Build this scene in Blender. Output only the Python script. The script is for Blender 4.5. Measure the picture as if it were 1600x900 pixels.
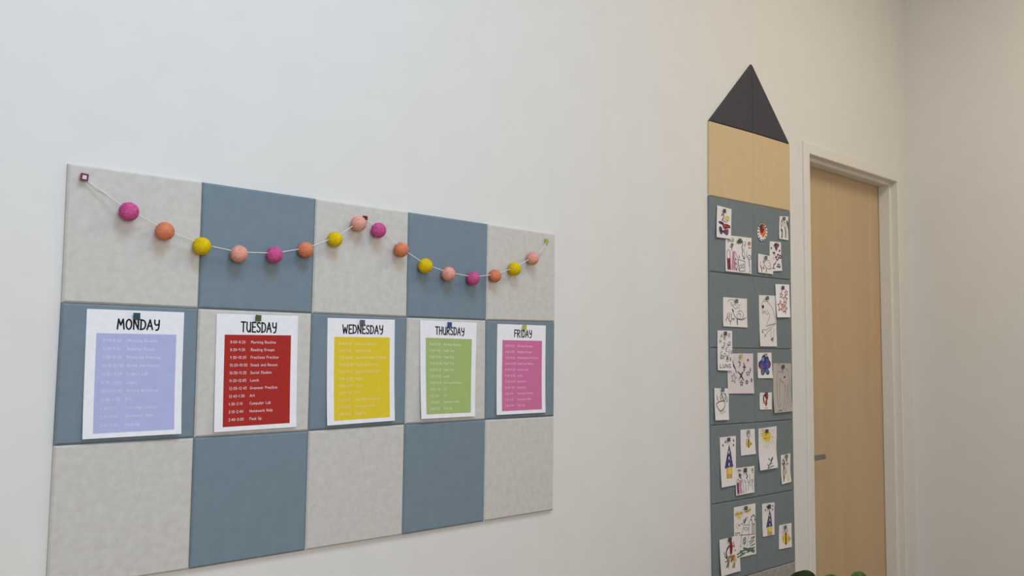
import bpy, bmesh, math, random
from mathutils import Vector, Matrix, noise
from mathutils.geometry import tessellate_polygon

S = bpy.context.scene
for o in list(bpy.data.objects):
    bpy.data.objects.remove(o)
COL = S.collection
random.seed(7)

# ------------------------------------------------------------------ camera
ZT = 1.89                        # height of the weekday board's top edge above the floor
CAM = Vector((-0.58889, -2.05074, ZT - 0.40532))
YAW, PITCH, ROLL, F = 0.75094646, 0.07424833, 0.00969402, 1381.288
cy_, sy_, cp_, sp_ = math.cos(YAW), math.sin(YAW), math.cos(PITCH), math.sin(PITCH)
fw = Vector((sy_ * cp_, cy_ * cp_, sp_))
r0 = Vector((cy_, -sy_, 0))
u0 = r0.cross(fw)
cr, sr = math.cos(ROLL), math.sin(ROLL)
RT = r0 * cr + u0 * sr
UP = -r0 * sr + u0 * cr
cd = bpy.data.cameras.new('camera')
cam = bpy.data.objects.new('camera', cd)
COL.objects.link(cam)
M4 = Matrix(((RT.x, UP.x, -fw.x, CAM.x), (RT.y, UP.y, -fw.y, CAM.y), (RT.z, UP.z, -fw.z, CAM.z), (0, 0, 0, 1)))
cam.matrix_world = M4
cd.sensor_fit = 'HORIZONTAL'
cd.sensor_width = 36
cd.lens = 36 * F / 1600
cd.clip_start = 0.02
S.camera = cam

# ------------------------------------------------------------------ colour, world, lights
S.view_settings.view_transform = 'Standard'
S.view_settings.look = 'None'
S.view_settings.exposure = -0.05
S.view_settings.gamma = 1
S.view_settings.use_curve_mapping = False
w = bpy.data.worlds.new('world')
S.world = w
w.use_nodes = True
w.node_tree.nodes['Background'].inputs[0].default_value = (1.0, 0.9, 0.8, 1)
w.node_tree.nodes['Background'].inputs[1].default_value = 0.05

def area(name, loc, target, sx, sy, power, color):
    l = bpy.data.lights.new(name, 'AREA')
    l.shape = 'RECTANGLE'
    l.size, l.size_y, l.energy, l.color = sx, sy, power, color
    o = bpy.data.objects.new(name, l)
    o.location = loc
    d = (Vector(target) - Vector(loc)).normalized()
    o.rotation_euler = d.to_track_quat('-Z', 'Y').to_euler()
    COL.objects.link(o)
    return o
CEIL = 3.95
XL, XR, YB, YW = -4.2, 4.357, -4.3, 0.012
def norm(rgb, p):
    m = max(rgb)
    return p * m, tuple(c / m for c in rgb)
LAMPS = [(0.3, -1.9) + norm((0.29, 0.415, 0.575), 100), (3.0, -1.9) + norm((0.365, 0.305, 0.22), 100)]   # ceiling fixtures: x, y, watts, colour
for lx, ly, lp, lc in LAMPS:
    area('ceiling_lamp', (lx, ly, CEIL - 0.07), (lx, ly, 0), 1.18, 1.18, lp, lc)
WINDOWS = [(-2.5, 29), (-0.7, 52)]            # daylight windows in the wall behind the camera: x, watts
for wx, wp in WINDOWS:
    area('window_light', (wx, YB - 0.03, 2.1), (wx, 0, 1.6), 1.7, 1.8, wp, (0.94, 0.96, 1.0))

# ------------------------------------------------------------------ helpers
def lin(c):
    c = c / 255
    return c / 12.92 if c <= 0.04045 else ((c + 0.055) / 1.055) ** 2.4
def L3(c):
    return (lin(c[0]), lin(c[1]), lin(c[2]), 1)
MATS = {}
def mat(name, rgb, rough=0.6, spec=0.3, rgb2=None, scale=60, detail=4, lo=0.35, hi=0.65, stretch=(1, 1, 1), bump=0, bscale=400, metal=0, trans=0, coat=0):
    if name in MATS:
        return MATS[name]
    m = bpy.data.materials.new(name)
    m.use_nodes = True
    nt = m.node_tree
    b = nt.nodes['Principled BSDF']
    b.inputs['Base Color'].default_value = L3(rgb)
    b.inputs['Roughness'].default_value = rough
    b.inputs['Specular IOR Level'].default_value = spec
    b.inputs['Metallic'].default_value = metal
    b.inputs['Transmission Weight'].default_value = trans
    b.inputs['Coat Weight'].default_value = coat
    tc = nt.nodes.new('ShaderNodeTexCoord')
    mp = nt.nodes.new('ShaderNodeMapping')
    nt.links.new(tc.outputs['Object'], mp.inputs['Vector'])
    mp.inputs['Scale'].default_value = stretch
    n = nt.nodes.new('ShaderNodeTexNoise')
    n.inputs['Scale'].default_value = scale
    n.inputs['Detail'].default_value = detail
    nt.links.new(mp.outputs['Vector'], n.inputs['Vector'])
    r = nt.nodes.new('ShaderNodeValToRGB')
    c2 = rgb2 if rgb2 else tuple(x * 0.98 for x in rgb)
    r.color_ramp.elements[0].position, r.color_ramp.elements[0].color = lo, L3(c2)
    r.color_ramp.elements[1].position, r.color_ramp.elements[1].color = hi, L3(rgb)
    nt.links.new(n.outputs['Fac'], r.inputs['Fac'])
    nt.links.new(r.outputs['Color'], b.inputs['Base Color'])
    if bump:
        n2 = nt.nodes.new('ShaderNodeTexNoise')
        n2.inputs['Scale'].default_value = bscale
        n2.inputs['Detail'].default_value = 3
        nt.links.new(tc.outputs['Object'], n2.inputs['Vector'])
        bp = nt.nodes.new('ShaderNodeBump')
        bp.inputs['Strength'].default_value = bump
        bp.inputs['Distance'].default_value = 0.002
        nt.links.new(n2.outputs['Fac'], bp.inputs['Height'])
        nt.links.new(bp.outputs['Normal'], b.inputs['Normal'])
    MATS[name] = m
    return m

def mesh_obj(name, V, Fc, mats, parent=None, mi=None, smooth=False):
    me = bpy.data.meshes.new(name)
    me.from_pydata([tuple(v) for v in V], [], Fc)
    if not isinstance(mats, (list, tuple)):
        mats = [mats]
    for m in mats:
        me.materials.append(m)
    if mi:
        me.polygons.foreach_set('material_index', mi)
    if smooth:
        me.polygons.foreach_set('use_smooth', [True] * len(me.polygons))
    me.update()
    o = bpy.data.objects.new(name, me)
    COL.objects.link(o)
    if parent:
        o.parent = parent
    return o
def tag(o, label=None, cat=None, group=None, kind=None):
    if label: o['label'] = label
    if cat: o['category'] = cat
    if group: o['group'] = group
    if kind: o['kind'] = kind
    return o
def empty(name, loc):
    o = bpy.data.objects.new(name, None)
    o.empty_display_size = 0.05
    o.location = loc
    COL.objects.link(o)
    return o
def box(V, Fc, a, b):
    n = len(V)
    for x in (a[0], b[0]):
        for y in (a[1], b[1]):
            for z in (a[2], b[2]):
                V.append((x, y, z))
    for f in ((0, 1, 3, 2), (4, 6, 7, 5), (0, 4, 5, 1), (2, 3, 7, 6), (0, 2, 6, 4), (1, 5, 7, 3)):
        Fc.append(tuple(n + i for i in f))
def boxes(name, lst, m, parent=None, bevel=0):
    V, Fc = [], []
    for a, b in lst:
        box(V, Fc, a, b)
    o = mesh_obj(name, V, Fc, m, parent)
    if bevel:
        md = o.modifiers.new('bevel', 'BEVEL')
        md.width = bevel
        md.segments = 2
        md.limit_method = 'ANGLE'
    return o
def at(x, y, Y=0.0):
    """point where the line of sight of photo pixel (x, y) meets the plane at depth Y"""
    d = RT * ((x - 800) / F) - UP * ((y - 450) / F) + fw
    return CAM + d * ((Y - CAM.y) / d.y)
def depth(p):
    return (Vector(p) - CAM).dot(fw)
def tube(V, Fc, pts, r, seg=8):
    pts = [Vector(p) for p in pts]
    base = len(V)
    rr = r if isinstance(r, (list, tuple)) else [r] * len(pts)
    for i, p in enumerate(pts):
        t = (pts[min(i + 1, len(pts) - 1)] - pts[max(i - 1, 0)]).normalized()
        a = t.cross(Vector((0, 0, 1)))
        if a.length < 0.05:
            a = t.cross(Vector((0, 1, 0)))
        a.normalize()
        b = t.cross(a)
        for k in range(seg):
            g = 2 * math.pi * k / seg
            V.append(p + (a * math.cos(g) + b * math.sin(g)) * rr[i])
    for i in range(len(pts) - 1):
        for k in range(seg):
            k2 = (k + 1) % seg
            Fc.append((base + i * seg + k, base + i * seg + k2, base + (i + 1) * seg + k2, base + (i + 1) * seg + k))
    Fc.append(tuple(base + k for k in range(seg))[::-1])
    e = base + (len(pts) - 1) * seg
    Fc.append(tuple(e + k for k in range(seg)))
def spline(pts, n=5):
    """Catmull-Rom through 2D/3D points"""
    P = [Vector(p) for p in pts]
    if len(P) < 3:
        return P
    out = []
    closed = (P[0] - P[-1]).length < 1e-6
    for i in range(len(P) - 1):
        p1, p2 = P[i], P[i + 1]
        p0 = P[i - 1] if i > 0 else (P[-2] if closed else p1 * 2 - p2)
        p3 = P[i + 2] if i + 2 < len(P) else (P[1] if closed else p2 * 2 - p1)
        for k in range(n):
            t = k / n
            out.append(0.5 * ((2 * p1) + (p2 - p0) * t + (2 * p0 - 5 * p1 + 4 * p2 - p3) * t * t + (3 * p1 - p0 - 3 * p2 + p3) * t ** 3))
    out.append(P[-1])
    return out

# ------------------------------------------------------------------ materials
WALL = mat('wall_paint', (226, 223, 217), 0.7, 0.2, (224, 221, 215), 8, bump=0.05, bscale=250)
FLOORM = mat('floor_vinyl', (150, 128, 104), 0.5, 0.3, (138, 117, 94), 5, stretch=(1, 8, 1))
CEILM = mat('ceiling_tile', (232, 232, 230), 0.9, 0.1, (222, 222, 220), 90)
FRAME = mat('door_frame_paint', (228, 224, 214), 0.45, 0.35)
GREY = mat('light_grey_felt', (208, 204, 196), 0.95, 0.1, (198, 193, 185), 48, 9, 0.3, 0.68, (1, 1, 1.3), bump=0.25, bscale=500)
BLUE = mat('slate_blue_felt', (124, 139, 148), 0.95, 0.1, (120, 135, 144), 30, 4, bump=0.2, bscale=600)
TAN = mat('tan_felt', (213, 188, 147), 0.95, 0.1, (209, 184, 143), 30, 4, bump=0.2, bscale=600)
GREY2 = mat('mid_grey_felt', (170, 165, 157), 0.95, 0.1, (146, 141, 133), 60, 8, 0.3, 0.68, bump=0.25, bscale=500)
BLUE2 = mat('slate_blue_felt_warm_lit', (124, 133, 135), 0.95, 0.1, (120, 129, 131), 30, 4, bump=0.2, bscale=600)  # board's slate blue made greyer: warm light on the pencil put into the colour
CHAR = mat('charcoal_felt', (84, 82, 86), 0.95, 0.1, (72, 70, 74), 160, 6, bump=0.3, bscale=500)
PAPER = mat('white_paper', (241, 239, 241), 0.75, 0.2)
PAPER2 = mat('drawing_paper', (234, 228, 226), 0.8, 0.15)
PAPER3 = mat('beige_paper', (190, 182, 172), 0.8, 0.15)
STRING = mat('white_cotton_string', (235, 232, 226), 0.9, 0.1)
STEEL = mat('brushed_steel', (150, 148, 146), 0.35, 0.5, metal=1.0)
DARKM = mat('dark_recess', (30, 28, 26), 0.9, 0.1)

def wood():
    m = bpy.data.materials.new('maple_veneer')
    m.use_nodes = True
    nt = m.node_tree
    b = nt.nodes['Principled BSDF']
    b.inputs['Roughness'].default_value = 0.45
    b.inputs['Specular IOR Level'].default_value = 0.3
    tc = nt.nodes.new('ShaderNodeTexCoord')
    def nz(sc, scale, detail):
        mp = nt.nodes.new('ShaderNodeMapping')
        mp.inputs['Scale'].default_value = sc
        nt.links.new(tc.outputs['Object'], mp.inputs['Vector'])
        n = nt.nodes.new('ShaderNodeTexNoise')
        n.inputs['Scale'].default_value = scale
        n.inputs['Detail'].default_value = detail
        nt.links.new(mp.outputs['Vector'], n.inputs['Vector'])
        return n
    a, c = nz((1, 1, 0.04), 14, 3), nz((1, 1, 0.03), 90, 4)
    mx = nt.nodes.new('ShaderNodeMix')
    mx.inputs['Factor'].default_value = 0.35
    nt.links.new(a.outputs['Fac'], mx.inputs['A'])
    nt.links.new(c.outputs['Fac'], mx.inputs['B'])
    r = nt.nodes.new('ShaderNodeValToRGB')
    r.color_ramp.elements[0].position, r.color_ramp.elements[0].color = 0.3, L3((194, 165, 126))
    r.color_ramp.elements[1].position, r.color_ramp.elements[1].color = 0.7, L3((203, 175, 137))
    nt.links.new(mx.outputs['Result'], r.inputs['Fac'])
    nt.links.new(r.outputs['Color'], b.inputs['Base Color'])
    return m
WOOD = wood()

# ------------------------------------------------------------------ the room
DX0, DX1, DZ1 = 3.239, 4.193, ZT + 0.549      # door opening
def struct(o):
    o['kind'] = 'structure'
    return o
TH = 0.16
struct(boxes('floor', [((XL - TH, YB - TH, -0.1), (XR + TH, YW + TH, 0))], FLOORM))
struct(boxes('ceiling', [((XL - TH, YB - TH, CEIL), (XR + TH, YW + TH, CEIL + 0.1))], CEILM))
struct(boxes('wall_front', [((XL, YW, 0), (DX0 - 0.02, YW + TH, CEIL)), ((DX1 + 0.02, YW, 0), (XR, YW + TH, CEIL)),
                            ((DX0 - 0.02, YW, DZ1 + 0.02), (DX1 + 0.02, YW + TH, CEIL))], WALL))
struct(boxes('wall_right', [((XR, YB - TH, 0), (XR + TH, YW + TH, CEIL))], WALL))
wz0, wz1 = 1.2, 3.0
rear, x0 = [], XL - TH
for wx, wp in WINDOWS:
    rear += [((x0, YB - TH, 0), (wx - 0.87, YB, CEIL)), ((wx - 0.87, YB - TH, 0), (wx + 0.87, YB, wz0)), ((wx - 0.87, YB - TH, wz1), (wx + 0.87, YB, CEIL))]
    x0 = wx + 0.87
rear.append(((x0, YB - TH, 0), (XR, YB, CEIL)))
struct(boxes('wall_rear', rear, WALL))
struct(boxes('wall_left', [((XL - TH, YB, 0), (XL, YW + TH, CEIL))], WALL))
fr = 0.03
for i, (wx, wp) in enumerate(WINDOWS):
    a, b, c, d = wx - 0.87, wx + 0.87, YB - 0.01, YB + 0.02
    struct(boxes('window_%d' % (i + 1), [((a - fr, c, wz0 - fr), (a, d, wz1 + fr)), ((b, c, wz0 - fr), (b + fr, d, wz1 + fr)),
                                         ((a, c, wz0 - fr), (b, d, wz0)), ((a, c, wz1), (b, d, wz1 + fr))], FRAME))
struct(boxes('baseboard_front', [((XL, YW - 0.011, 0), (DX0 - 0.055, YW, 0.1)), ((DX1 + 0.055, YW - 0.011, 0), (XR - 0.012, YW, 0.1))], mat('baseboard_vinyl', (120, 116, 110), 0.6)))
struct(boxes('baseboard_right', [((XR - 0.011, YB, 0), (XR, YW, 0.1))], MATS['baseboard_vinyl']))
for lx, ly, lp, lc in LAMPS:
    t = empty('ceiling_light', (lx, ly, CEIL))
    tag(t, 'flat white ceiling light panel above the %s' % ('weekday board' if lx < 2 else 'pencil-shaped board'), 'ceiling light', 'ceiling light panels')
    boxes('housing', [((-0.62, -0.62, -0.05), (0.62, -0.59, 0)), ((-0.62, 0.59, -0.05), (0.62, 0.62, 0)), ((-0.62, -0.59, -0.05), (-0.59, 0.59, 0)),
                      ((0.59, -0.59, -0.05), (0.62, 0.59, 0))], FRAME, t)
    boxes('diffuser', [((-0.59, -0.59, -0.02), (0.59, 0.59, -0.005))], PAPER, t)

# ------------------------------------------------------------------ the door
door = empty('door_1', (DX0, 0, 0))
tag(door, 'pale maple veneer door in a white painted metal frame at the far right corner', 'door', kind='structure')
def dbox(name, lst, m, bevel=0, parent=door):
    return boxes(name, [((a[0] - DX0, a[1], a[2]), (b[0] - DX0, b[1], b[2])) for a, b in lst], m, parent, bevel)
FW, D1, D2, ST = 0.052, 0.04, 0.10, 0.016
def frame_profile():
    """hollow-metal frame: a stepped profile swept up one jamb, over the head and down the other"""
    prof = [(-FW, YW), (-FW, 0.003), (-FW + 0.003, 0), (-0.003, 0), (0, 0.003), (0, D1 - 0.002), (ST - 0.002, D1), (ST, D1 + 0.002),
            (ST, D2), (0, D2), (0, YW + TH), (-0.02, YW + TH), (-0.02, YW)]   # (inwards into the opening, depth)
    V, Fc = [], []
    n = len(prof)
    for k in range(4):
        for i, d in prof:
            x = DX0 + i if k < 2 else DX1 - i
            z = 0 if k in (0, 3) else DZ1 - i
            V.append((x - DX0, d, z))
    for k in range(3):
        for j in range(n):
            j2 = (j + 1) % n
            Fc.append((k * n + j, k * n + j2, (k + 1) * n + j2, (k + 1) * n + j))
    Fc.append(tuple(range(n)))
    Fc.append(tuple(3 * n + j for j in range(n))[::-1])
    o = mesh_obj('door_frame', V, Fc, FRAME, door)
    return o
frame_profile()
G = 0.004
dbox('door_leaf', [((DX0 + G, D2 + 0.003, 0.008), (DX1 - G, D2 + 0.047, DZ1 - G))], WOOD)
HX, HZ = 3.312, at(1281, 714.5, 0.045).z
V, Fc = [], []
tube(V, Fc, [(HX - DX0, D2 + 0.004, HZ), (HX - DX0, D2 - 0.006, HZ)], 0.026, 24)
rose = mesh_obj('handle_rose', V, Fc, STEEL, door)
V, Fc = [], []
tube(V, Fc, [(HX - DX0, D2 - 0.005, HZ), (HX - DX0, 0.062, HZ), (HX - DX0 + 0.001, 0.05, HZ)], 0.010, 14)
mesh_obj('handle_neck', V, Fc, STEEL, rose)
dbox('lever_handle', [((HX - 0.012, 0.036, HZ - 0.012), (HX + 0.108, 0.05, HZ + 0.012))], STEEL, 0.005)
for hz in (0.25, 1.2, 2.15):
    V, Fc = [], []
    tube(V, Fc, [(DX1 - 0.004 - DX0, D2 + 0.053, hz - 0.05), (DX1 - 0.004 - DX0, D2 + 0.053, hz + 0.05)], 0.006, 10)
    mesh_obj('hinge', V, Fc, STEEL, door)

# ------------------------------------------------------------------ felt tiles
def inset(poly, d):
    """inset a convex polygon (x, z), counter-clockwise or clockwise"""
    n = len(poly)
    c = sum((Vector(p) for p in poly), Vector((0, 0))) / n
    out = []
    for i in range(n):
        p0, p1, p2 = Vector(poly[i - 1]), Vector(poly[i]), Vector(poly[(i + 1) % n])
        def ln(a, b):
            t = (b - a).normalized()
            nn = Vector((-t.y, t.x))
            if nn.dot(c - a) < 0: nn = -nn
            return a + nn * d, t
        a, t = ln(p0, p1)
        b, s = ln(p1, p2)
        den = t.x * s.y - t.y * s.x
        k = ((b.x - a.x) * s.y - (b.y - a.y) * s.x) / den
        out.append(a + t * k)
    return out
def tile(poly, m, label, group, ch=0.0042):
    """one bevelled felt tile whose outline is a convex polygon on the wall"""
    pts = [Vector((p.x, p.z)) for p in poly]
    c = sum(pts, Vector((0, 0))) / len(pts)
    rings = [(0.0006, YW), (0.0006, ch), (0.0006 + ch * 0.9, ch * 0.08), (0.0006 + ch * 1.15, 0)]
    V, Fc = [], []
    n = len(pts)
    for d, y in rings:
        for q in inset(pts, d):
            V.append((q.x - c.x, y, q.y - c.y))
    for k in range(len(rings) - 1):
        for j in range(n):
            j2 = (j + 1) % n
            Fc.append((k * n + j, k * n + j2, (k + 1) * n + j2, (k + 1) * n + j))
    Fc.append(tuple(range(n))[::-1])
    Fc.append(tuple((len(rings) - 1) * n + j for j in range(n)))
    o = mesh_obj('felt_tile', V, Fc, m)
    bm = bmesh.new()
    bm.from_mesh(o.data)
    bmesh.ops.recalc_face_normals(bm, faces=bm.faces)
    bm.to_mesh(o.data)
    bm.free()
    o.location = (c.x, 0, c.y)
    tag(o, label, 'wall tile', group)
    return o
W3 = lambda x, z: Vector((x, 0, ZT + z))
BG = [[at(*p) for p in row] for row in (
    [(107, 254.5), (317.6, 284), (494, 310), (639.4, 331), (762.4, 349.5), (868.2, 366)],
    [(97, 472.5), (310.5, 482), (488, 489.5), (636.4, 495.8), (760, 500.4), (867.5, 503)],
    [(84.5, 696.5), (303.7, 684), (482.6, 673.3), (633, 663), (758.8, 655.8), (866.4, 650.3)],
    [(72.5, 925), (296.2, 890), (477.1, 860.4), (629.5, 836), (756.5, 815), (865.2, 797.3)])]
BL = [["light grey felt tile in the board's top left corner behind the garland's end",
       'slate blue felt tile in the top row above the red Tuesday sheet',
       'light grey felt tile mid top row behind the raised peak of the garland',
       'slate blue felt tile in the top row above the green Thursday sheet',
       'light grey felt tile in the top right corner of the board, behind the yellow-green pin'],
      ['slate blue felt tile behind the lavender Monday sheet', 'light grey felt tile behind the red Tuesday sheet',
       'slate blue felt tile behind the yellow Wednesday sheet', 'light grey felt tile behind the green Thursday sheet',
       'slate blue felt tile behind the pink Friday sheet'],
      ['bare light grey felt tile at bottom left under the Monday sheet',
       'bare slate blue felt tile in the bottom row under the red Tuesday sheet',
       'bare light grey felt tile in the middle of the bottom row under the Wednesday sheet',
       'bare slate blue felt tile in the bottom row under the green Thursday sheet',
       'bare light grey felt tile at bottom right under the Friday sheet']]
for r in range(3):
    for c in range(5):
        tile([BG[r][c], BG[r][c + 1], BG[r + 1][c + 1], BG[r + 1][c]], GREY if (r + c) % 2 == 0 else BLUE, BL[r][c], 'checkerboard felt tiles of the weekday board')
PG = [[at(*p) for p in row] for row in (
    [(1109, 188.6), (1176.4, 207.5), (1234.4, 225.3)], [(1109, 305.6), (1177, 318.8), (1235.3, 330)],
    [(1109.7, 424.2), (1178, 431.7), (1236.5, 437.5)], [(1110.5, 543.5), (1179.2, 544.8), (1238, 546)],
    [(1112.2, 665), (1181, 660.3), (1239.5, 655.8)], [(1113.8, 788.5), (1182.3, 776.8), (1241.2, 765.7)],
    [(1115.8, 914.5), (1183.9, 895), (1243.2, 877)])]
d0 = PG[6][0] - PG[5][0]
PG.append([p + Vector((0, 0, -0.311)) for p in PG[6]])
PL = [('tan felt tile on the left below the charcoal pencil tip', 'tan felt tile on the right below the charcoal pencil tip'),
      ('topmost left slate grey-blue pencil tile with the colourful figure drawing', 'topmost right slate grey-blue pencil tile with the oval badge drawing'),
      ('slate grey-blue pencil tile behind the grey scribbled creature drawing', 'slate grey-blue pencil tile behind the dinosaur and orange star drawings'),
      ('slate grey-blue pencil tile behind the page of pencilled stars', 'slate grey-blue pencil tile behind the blue butterfly drawing'),
      ('slate grey-blue pencil tile behind the tall rocket and small bee drawings', 'slate grey-blue pencil tile behind the smiling sun drawing'),
      ('lowest left slate grey-blue pencil tile with the landscape drawing', 'lowest right slate grey-blue pencil tile with the small rocket and large bee'),
      ('mottled grey felt tile at the bottom left of the pencil below the dressed animal drawing', 'mottled grey felt tile at the bottom right of the pencil beside the plant leaf')]
PGRP = 'felt tiles of the pencil-shaped board'
for r in range(7):
    for c in range(2):
        tile([PG[r][c], PG[r][c + 1], PG[r + 1][c + 1], PG[r + 1][c]], TAN if r == 0 else (GREY2 if r == 6 else BLUE2), PL[r][c], PGRP, 0.0036)
apex = at(1173.6, 99)
mid = PG[0][1]
apex.x = mid.x
tile([apex, mid, PG[0][0]], CHAR, 'charcoal triangular felt tile, left half of the pencil tip', PGRP, 0.004)
tile([apex, PG[0][2], mid], CHAR, 'charcoal triangular felt tile, right half of the pencil tip', PGRP, 0.004)

# ------------------------------------------------------------------ flat ink drawn on sheets of paper
class Ink:
    """2D shapes (x, z) on the wall collected with a material and a layer, then laid on a curved sheet"""
    def __init__(self):
        self.V, self.F, self.M, self.mats, self.layer = [], [], [], [], 1
    def mi(self, m):
        if m not in self.mats: self.mats.append(m)
        return self.mats.index(m)
    def poly(self, pts, m):
        self.layer += 1
        pts = [Vector((p[0], p[1], 0)) for p in pts]
        tris = tessellate_polygon([pts])
        k = self.mi(m)
        todo = [tuple(pts[i] for i in t) for t in tris]
        while todo:                                # small triangles follow the curve of the sheet
            t = todo.pop()
            e = [(t[(i + 1) % 3] - t[i]).length for i in range(3)]
            j = e.index(max(e))
            if e[j] > 0.012:
                a, b, c = t[j], t[(j + 1) % 3], t[(j + 2) % 3]
                mm = (a + b) / 2
                todo += [(a, mm, c), (mm, b, c)]
                continue
            n = len(self.V)
            self.V += [(p.x, p.y, self.layer) for p in t]
            self.F.append((n, n + 1, n + 2))
            self.M.append(k)
    def grid(self, fn, nx, nz, m):
        self.layer += 1
        b = len(self.V)
        for j in range(nz + 1):
            for i in range(nx + 1):
                p = fn(i / nx, j / nz)
                self.V.append((p[0], p[1], self.layer))
        k = self.mi(m)
        for j in range(nz):
            for i in range(nx):
                a = b + j * (nx + 1) + i
                self.F.append((a, a + 1, a + nx + 2, a + nx + 1))
                self.M.append(k)
    def stroke(self, pts, wd, m, bump=True):
        if bump: self.layer += 1
        P = [Vector((p[0], p[1])) for p in pts]
        P = [p for i, p in enumerate(P) if i == 0 or (p - P[i - 1]).length > 1e-6]
        for i in range(1, len(P) - 1):             # a sharp corner starts a new ribbon
            if (P[i] - P[i - 1]).angle(P[i + 1] - P[i]) > 0.8:
                self.stroke(P[:i + 1], wd, m, False)
                self.stroke(P[i:], wd, m, False)
                return
        Q = P[:1]
        for a, b in zip(P, P[1:]):
            nn = max(1, int((b - a).length / 0.007))
            Q += [a.lerp(b, j / nn) for j in range(1, nn + 1)]
        P = Q
        k = self.mi(m)
        h = wd / 2
        if len(P) < 2:
            if not P: return
            P = [P[0] - Vector((h * .3, 0)), P[0] + Vector((h * .3, 0))]
        b = len(self.V)
        n = len(P)
        for i, p in enumerate(P):
            t = (P[min(i + 1, n - 1)] - P[max(i - 1, 0)])
            if t.length < 1e-9: t = Vector((1, 0))
            t.normalize()
            nn = Vector((-t.y, t.x)) * h
            self.V.append((p.x + nn.x, p.y + nn.y, self.layer))
            self.V.append((p.x - nn.x, p.y - nn.y, self.layer))
        for i in range(n - 1):
            self.F.append((b + 2 * i, b + 2 * i + 1, b + 2 * i + 3, b + 2 * i + 2))
            self.M.append(k)
        for i, sg in ((0, -1), (n - 1, 1)):       # round ends
            t = (P[1] - P[0]).normalized() if i == 0 else (P[-1] - P[-2]).normalized()
            nn = Vector((-t.y, t.x))
            c = len(self.V)
            for q in range(5):
                a = math.pi * q / 4
                v = P[i] + (nn * math.cos(a) + t * sg * math.sin(a)) * h
                self.V.append((v.x, v.y, self.layer))
            self.F.append(tuple(range(c, c + 5)))
            self.M.append(k)

class Sheet:
    """a sheet hung on the wall: four corners TL TR BR BL (x, z) and a lift profile away from the tile"""
    def __init__(self, quad, y0, curl, kind=0, seed=0):
        self.q = [Vector((p.x, p.z)) for p in quad]
        self.y0, self.curl, self.kind, self.seed = y0, curl, kind, seed
        self.c = sum(self.q, Vector((0, 0))) / 4
    def st(self, s, t):
        a, b, c, d = self.q
        p = (a * (1 - s) + b * s) * (1 - t) + (d * (1 - s) + c * s) * t
        return (p.x, p.y)
    def lift(self, x, z):
        a, b, c, d = self.q
        o = (a + b) / 2
        ax, az = (b - a), (d - a)
        det = ax.x * az.y - ax.y * az.x
        v = Vector((x, z)) - a
        s = (v.x * az.y - v.y * az.x) / det
        t = (ax.x * v.y - ax.y * v.x) / det
        s, t = min(max(s, 0), 1), min(max(t, 0), 1)
        L = self.curl * (0.15 * t + 0.85 * t * t * t)
        if self.kind == 1:                 # gentle wave
            L += self.curl * 0.35 * t * math.sin(t * 7 + self.seed) * (0.6 + 0.4 * s)
        if self.kind == 2:                 # left edge stands off
            L += self.curl * 0.7 * (1 - s) ** 2 * (0.3 + 0.7 * t)
        if self.kind == 3:                 # right bottom corner stands off
            L += self.curl * 0.7 * s * s * t * t
        return -self.y0 - max(L, 0)
    def build(self, name, m, ink=None, nx=10, nz=14, outline=None):
        V, Fc, MI = [], [], []
        th = 0.0003
        if outline is None:
            for side in (0, 1):
                for j in range(nz + 1):
                    for i in range(nx + 1):
                        x, z = self.st(i / nx, j / nz)
                        V.append((x, self.lift(x, z) + side * th, z))
            n1 = (nx + 1) * (nz + 1)
            for j in range(nz):
                for i in range(nx):
                    a = j * (nx + 1) + i
                    Fc.append((a, a + nx + 1, a + nx + 2, a + 1))
                    Fc.append((n1 + a, n1 + a + 1, n1 + a + nx + 2, n1 + a + nx + 1))
            rim = [i for i in range(nx + 1)] + [j * (nx + 1) + nx for j in range(1, nz + 1)] + [nz * (nx + 1) + i for i in range(nx - 1, -1, -1)] + [j * (nx + 1) for j in range(nz - 1, 0, -1)]
        else:
            V += [(x, self.lift(x, z), z) for x, z in outline] + [(x, self.lift(x, z) + th, z) for x, z in outline]
            n1 = len(outline)
            Fc += [tuple(range(n1)), tuple(range(2 * n1 - 1, n1 - 1, -1))]
            rim = list(range(n1))
        for k in range(len(rim)):
            a, b = rim[k], rim[(k + 1) % len(rim)]
            Fc.append((a, b, b + n1, a + n1))
        MI = [0] * len(Fc)
        mats = [m]
        if ink:
            b = len(V)
            V += self.ink_verts(ink)
            for f, k in zip(ink.F, ink.M):
                Fc.append(tuple(b + i for i in f))
                MI.append(k + 1)
            mats += ink.mats
        V = [(x - self.c.x, y, z - self.c.y) for x, y, z in V]
        o = mesh_obj(name, V, Fc, mats, mi=MI)
        o.location = (self.c.x, 0, self.c.y)
        return o
    def ink_verts(self, ink, base=0.00008):
        return [(x, self.lift(x, z) - base - 0.00002 * l, z) for x, z, l in ink.V]
    def ink_obj(self, name, ink, parent, base):
        V = [(x - self.c.x, y, z - self.c.y) for x, y, z in self.ink_verts(ink, base)]
        return mesh_obj(name, V, ink.F, ink.mats, parent, ink.M)

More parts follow.
